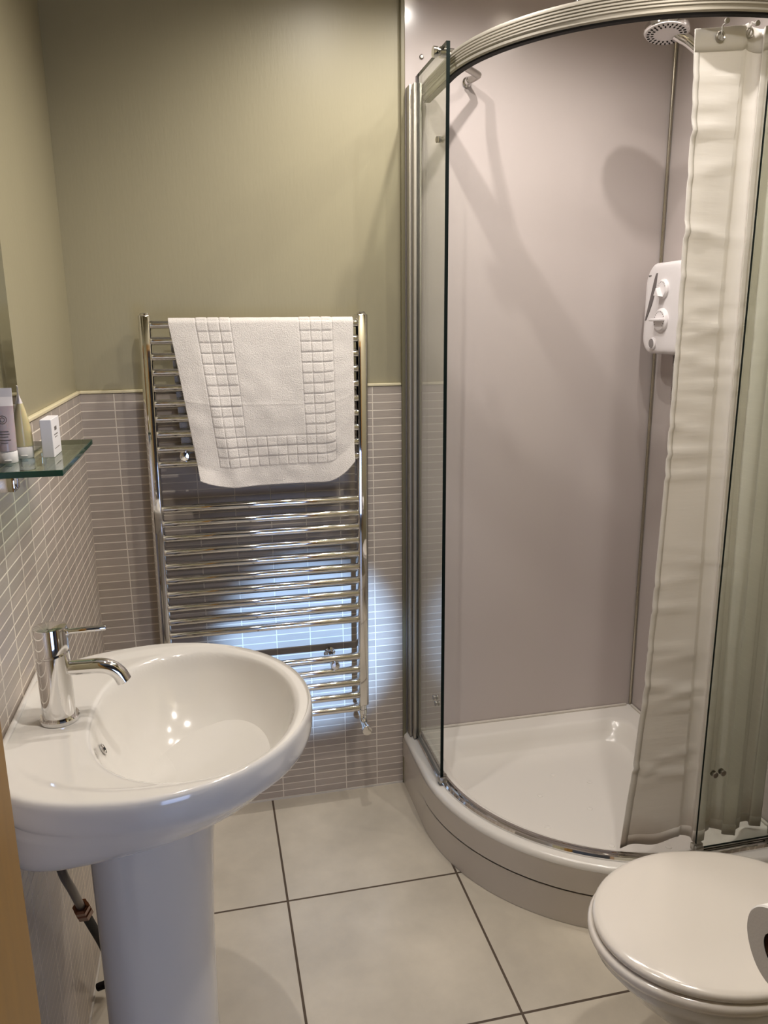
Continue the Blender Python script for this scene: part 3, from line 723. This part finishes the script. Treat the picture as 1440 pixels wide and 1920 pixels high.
# ------------------------------------------------------------------ shower curtain
def curtain():
    root = thing('shower_curtain', 'cream shower curtain bunched inside the glass at the right, stained hem', 'curtain', (1.43, -0.68, 0.19))
    m = bpy.data.materials.new('curtain_fabric'); m.use_nodes = True
    N = m.node_tree.nodes; L = m.node_tree.links; b = N['Principled BSDF']; out = N['Material Output']
    tc = N.new('ShaderNodeTexCoord'); sp_ = N.new('ShaderNodeSeparateXYZ'); L.new(tc.outputs['Object'], sp_.inputs[0])
    n = N.new('ShaderNodeTexNoise'); n.inputs['Scale'].default_value = 9; L.new(tc.outputs['Object'], n.inputs[0])
    # mould stain near the hem
    zt = math_n(N, L, 'ADD', sp_.outputs[2], math_n(N, L, 'MULTIPLY', n.outputs[0], -0.16))
    mr = N.new('ShaderNodeMapRange'); mr.inputs[1].default_value = 0.20; mr.inputs[2].default_value = 0.10; L.new(zt, mr.inputs[0])
    mx = N.new('ShaderNodeMix'); mx.data_type = 'RGBA'; L.new(math_n(N, L, 'MULTIPLY', mr.outputs[0], 0.55), mx.inputs[0])
    mx.inputs[6].default_value = (0.86, 0.83, 0.79, 1); mx.inputs[7].default_value = (0.36, 0.24, 0.13, 1); L.new(mx.outputs[2], b.inputs['Base Color'])
    b.inputs['Roughness'].default_value = 0.42
    mp = N.new('ShaderNodeMapping'); mp.inputs['Scale'].default_value = (3, 3, 22); L.new(tc.outputs['Object'], mp.inputs[0])
    n2 = N.new('ShaderNodeTexNoise'); n2.inputs['Scale'].default_value = 2.0; n2.inputs['Detail'].default_value = 4; L.new(mp.outputs[0], n2.inputs[0])
    bp = N.new('ShaderNodeBump'); bp.inputs['Strength'].default_value = 0.22; bp.inputs['Distance'].default_value = 0.006; L.new(n2.outputs[0], bp.inputs['Height']); L.new(bp.outputs[0], b.inputs['Normal'])
    tr = N.new('ShaderNodeBsdfTranslucent'); tr.inputs[0].default_value = (0.84, 0.82, 0.78, 1); L.new(bp.outputs[0], tr.inputs[1])
    ms = N.new('ShaderNodeMixShader'); ms.inputs[0].default_value = 0.30; L.new(b.outputs[0], ms.inputs[1]); L.new(tr.outputs[0], ms.inputs[2]); L.new(ms.outputs[0], out.inputs[0])
    ZB, ZT = 0.190, 1.979
    NU, NZ = 300, 150
    # crumple ridges: (height, slope, amp)
    random.seed(3)
    cr = [(random.uniform(0.3, 1.9), random.uniform(-0.25, 0.25), random.uniform(0.002, 0.007), random.uniform(0.004, 0.010), random.random()*0.5) for _ in range(30)]+[(1.80, 0.05, 0.008, 0.010, 0.1), (1.62, -0.15, 0.010, 0.009, 0.1), (1.16, -0.05, 0.007, 0.007, 0.1), (0.86, 0.06, 0.006, 0.006, 0.0), (0.62, -0.2, 0.006, 0.008, 0.1)]
    def pt(u, t):
        """u along the cloth, t 0 bottom .. 1 top"""
        z = ZB+(ZT-ZB)*t
        xl = 1.228+0.052*t-0.030*t*(1-t)*(1 if t < 1 else 0); x_r = 1.600+0.03*t
        k = u
        wpan = 0.36   # share of the cloth taken by the flat leading panel
        tab = [(0.176, 1.2355), (0.40, 1.2555), (0.61, 1.270), (0.85, 1.2775), (1.02, 1.2825), (1.22, 1.2855), (1.48, 1.286), (1.79, 1.2855), (2.0, 1.2772)]
        for (za, xa), (zb, xb) in zip(tab, tab[1:]):
            if za <= z <= zb: xl = xa+(xb-xa)*(z-za)/(zb-za)
        xf = 1.388+0.006*sin(z*3)
        x = xl+(xf-xl)*k/wpan
        ph = 0.0
        if k > wpan:
            x = xf+(1.615-xf)*(k-wpan)/(1-wpan)
            q = (k-wpan)/(1-wpan)
            amp = 0.014*min(1, q*9)*(1-0.25*t)
            ph = amp*sin(q**0.85*2*PI*2.6+0.5*sin(t*3))+0.16*amp*sin(q*2*PI*7+1+t*2)
            x += 0.008*sin(q*2*PI*8+1.0)*min(1, q*5)
        # leading panel leans a little towards the viewer
        y = -0.678-0.006*(1-t)+ph-0.006
        for (hz, sl, am, wd, c0) in cr:
            d = (z-hz-sl*(x-1.25))/wd
            if abs(d) < 3: y -= am*math.exp(-d*d)*max(0, 1-abs(k-c0)*1.8)*(1 if k < wpan else 0.5)
        y += 0.0018*noise.noise(Vector((x*18, z*9, 0)))
        y = max(y, -0.722) if False else min(max(y, -0.7135), -0.64)
        ztop_s = 0.0
        if t > 0.9:
            ztop_s = (t-0.9)/0.1*(0.014*min(1, k/wpan)+0.006*sin((k-wpan)*45)*(k > wpan))
        if t < 0.05:
            ztop_s += (0.05-t)/0.05*0.006*sin(k*22)
        return Vector((x, y, z+ztop_s))
    bm = bmesh.new(); G = [[bm.verts.new(pt(i/NU, j/NZ)) for j in range(NZ+1)] for i in range(NU+1)]
    for i in range(NU):
        for j in range(NZ): bm.faces.new((G[i][j], G[i+1][j], G[i+1][j+1], G[i][j+1]))
    o = obj('cloth', bm, m, root, angle=180); md = o.modifiers.new('thickness', 'SOLIDIFY'); md.thickness = 0.0012
    # hem bands
    def band(f, name):
        bm = bmesh.new(); rs = []
        for a in f:
            rs.append([p+Vector((0, -0.0013, 0)) for p in a])
        for r0, r1 in zip(rs, rs[1:]):
            pass
        V = [[bm.verts.new(p) for p in r] for r in rs]
        for a, b_ in zip(V, V[1:]):
            for i in range(len(a)-1): bm.faces.new((a[i], a[i+1], b_[i+1], b_[i]))
        o = obj(name, bm, m, root, angle=180); md = o.modifiers.new('thickness', 'SOLIDIFY'); md.thickness = 0.001
    band([[pt(i/NU, t) for i in range(0, NU+1)] for t in (0.977, 0.985, 0.99, 0.9995)], 'top_hem')
    band([[pt(u, j/NZ) for j in range(0, NZ+1)] for u in (0.0, 0.02, 0.04)], 'side_hem')
    band([[pt(i/NU, t) for i in range(0, NU+1)] for t in (0.0005, 0.008, 0.016)], 'bottom_hem')
    # eyelets and hooks
    M_clear = mat('clear_plastic', (0.75, 0.72, 0.68), 0.2, trans=0.3)
    for u in (0.178, 0.40, 0.55, 0.72, 0.90):
        p = pt(u, 0.9905)+Vector((0, -0.004, 0))
        bm = bmesh.new(); add_lathe(bm, [(0.0100, 0.0), (0.0100, 0.0018), (0.0085, 0.0028), (0.0068, 0.0018), (0.0068, 0.0)], p, (0, -1, 0), 24, caps=False); e = obj('eyelet', bm, M_steel, root)
        bm = bmesh.new(); top = Vector((p.x+0.002, -0.700, 1.994))
        add_tube(bm, smooth_path([p+Vector((0, 0.0015, -0.004)), p+Vector((0, -0.0035, 0.006)), p+Vector((0.001, -0.004, 0.018)), top+Vector((0, 0, -0.006)), top], 5), 0.0014, 8); add_lathe(bm, [(0.005, 0), (0.005, 0.004)], top+Vector((0, 0, -0.003)), (0, -1, 0), 12); obj('hook', bm, M_clear, root)
curtain()

# ------------------------------------------------------------------ toilet
wc = thing('toilet', 'white ceramic toilet with closed rounded lid at the right edge', 'toilet', (1.3, -1.17, 0))
TX, TY, LZ = 1.13, -1.172, 0.428
def egg(sx, sw, z, cx=TX, front=0.212, hw=0.172, back=0.215, n=72, dx=0.0, bw=0.72):
    P = []
    for k in range(n):
        a = 2*PI*k/n; c, s = cos(a), sin(a)
        if c < 0: P.append((cx+front*sx*c+dx, TY+hw*sw*s, z))
        else:
            r = (abs(c)**3.2+abs(s)**3.2)**(-1/3.2); xx = back*sx*c*r
            P.append((cx+xx+dx, TY+hw*sw*s*r*(1-(1-bw)*(xx/(back))**1.4 if xx > 0 else 1), z))
    return P
bm = bmesh.new(); rings(bm, [egg(0.975, 0.975, LZ-0.016), egg(0.995, 0.995, LZ-0.0135), egg(1, 1, LZ-0.009), egg(0.995, 0.995, LZ-0.0045), egg(0.975, 0.975, LZ-0.0012), egg(0.93, 0.93, LZ+0.001), egg(0.80, 0.80, LZ+0.004), egg(0.5, 0.5, LZ+0.0065), egg(0.2, 0.2, LZ+0.0075)])
obj('lid', bm, M_lid, wc, angle=60)
bm = bmesh.new(); rings(bm, [egg(0.97, 0.97, LZ-0.040), egg(1.02, 1.015, LZ-0.037), egg(1.035, 1.03, LZ-0.030), egg(1.035, 1.03, LZ-0.024), egg(1.02, 1.015, LZ-0.019), egg(0.97, 0.97, LZ-0.0175)])
obj('seat', bm, M_lid, wc, angle=60)
bm = bmesh.new(); rings(bm, [egg(0.66, 0.62, 0.001, dx=0.06), egg(0.67, 0.63, 0.012, dx=0.06), egg(0.60, 0.55, 0.05, dx=0.07), egg(0.55, 0.50, 0.13, dx=0.08), egg(0.58, 0.55, 0.20, dx=0.066), egg(0.72, 0.70, 0.26, dx=0.045), egg(0.86, 0.85, 0.315, dx=0.022), egg(0.945, 0.94, 0.355, dx=0.008), egg(0.985, 0.98, 0.375), egg(0.985, 0.98, LZ-0.041), egg(0.95, 0.95, LZ-0.0405)])
add_box(bm, 1.34, 1.50, TY-0.10, TY+0.10, 0.02, 0.385, 0.03, 4)
obj('pan', bm, M_ceram, wc, angle=60)
bm = bmesh.new(); add_box(bm, 1.44, XR-0.003, TY-0.19, TY+0.19, 0.385, 0.76, 0.03, 5); obj('cistern', bm, M_ceram, wc, angle=50)
bm = bmesh.new(); add_box(bm, 1.43, XR-0.002, TY-0.197, TY+0.197, 0.7605, 0.795, 0.012, 4); obj('cistern_lid', bm, M_ceram, wc, angle=50)
bm = bmesh.new(); add_lathe(bm, [(0.024, 0), (0.024, 0.004), (0.019, 0.007), (0, 0.008)], (1.55, TY, 0.7955), n=28); obj('flush_button', bm, M_chrome, wc)
for s in (-1, 1):
    bm = bmesh.new(); add_lathe(bm, [(0.011, 0), (0.011, 0.026), (0.007, 0.030), (0.0, 0.031)], (1.362, TY+0.075*s, 0.387), n=20); obj('hinge', bm, M_chrome, wc)

# ------------------------------------------------------------------ toilet roll on its holder (fixed to the front wall)
ro = thing('toilet_roll', 'white toilet roll on its holder in front of the toilet lid', 'toilet roll', (1.0, -1.512, 0.692))
bm = bmesh.new(); c = Vector((0.95, -1.512, 0.692)); rs = []
for r, h in ((0.0215, 0.0008), (0.051, 0.0), (0.053, 0.002), (0.053, 0.098), (0.051, 0.10), (0.0215, 0.0992)):
    rs.append([(c.x+h, c.y+r*cos(2*PI*k/64)*(1+0.012*sin(3*2*PI*k/64+1)), c.z+r*sin(2*PI*k/64)*(1+0.015*sin(5*2*PI*k/64))) for k in range(64)])
rings(bm, rs, False, False); obj('paper', bm, M_paper, ro)
bm = bmesh.new(); add_lathe(bm, [(0.0213, 0.0015), (0.0213, 0.0985)], c, (1, 0, 0), 40, caps=False); add_lathe(bm, [(0.0200, 0.0015), (0.0200, 0.0985)], c, (1, 0, 0), 40, caps=False); obj('core', bm, M_card, ro)
bm = bmesh.new(); rs = []
for j in range(12):
    a = j/11; rs.append([(c.x+0.001+0.097*i/8, c.y-0.0545-0.003*sin(a*3), c.z-0.115*a*(1-0.12*(i/8))) for i in range(9)])
V = [[bm.verts.new(p) for p in r] for r in rs]
for a_, b_ in zip(V, V[1:]):
    for i in range(8): bm.faces.new((a_[i], a_[i+1], b_[i+1], b_[i]))
o = obj('loose_sheet', bm, M_paper, ro); md = o.modifiers.new('thickness', 'SOLIDIFY'); md.thickness = 0.0006
hl = thing('roll_holder', 'chrome arm of the toilet roll holder on the doorway wall', 'holder', (1.0, -1.597, 0.70))
bm = bmesh.new(); add_tube(bm, [(0.956, -1.512, 0.6795), (1.062, -1.512, 0.6795), ], 0.007, 14)
add_tube(bm, smooth_path([(1.058, -1.512, 0.6795), (1.072, -1.514, 0.6795), (1.075, -1.53, 0.6795), (1.075, -1.592, 0.6795)], 5), 0.007, 14)
obj('arm', bm, M_chrome, hl); bm = bmesh.new(); add_lathe(bm, [(0.022, 0), (0.022, 0.005), (0.016, 0.008)], (1.075, YF+0.0008, 0.6795), (0, 1, 0), 24); obj('rose', bm, M_chrome, hl)

# ------------------------------------------------------------------ ceiling downlights
NM = ['round recessed ceiling downlight nearest the green back wall on the left', 'round recessed ceiling downlight near the back wall beside the shower', 'round recessed ceiling downlight inside the shower above the tray', 'round recessed ceiling downlight in front of the shower rail', 'round recessed ceiling downlight above the basin', 'added ceiling downlight nearest the doorway, front light for the curtain']
for (x, y, e), lb in zip(LAMPS, NM):
    t = thing('ceiling_downlight', lb, 'ceiling light', (x, y, CEIL), 'recessed ceiling downlights')
    bm = bmesh.new(); add_lathe(bm, [(0.042, -0.0005), (0.041, -0.004), (0.030, -0.006), (0.027, -0.002), (0.027, -0.0008)], (x, y, CEIL), n=32, caps=False); obj('bezel', bm, M_chrome, t)
    bm = bmesh.new(); add_lathe(bm, [(0.025, -0.0008), (0.020, -0.003), (0.0, -0.004)], (x, y, CEIL), n=28); obj('lens', bm, M_lens, t)
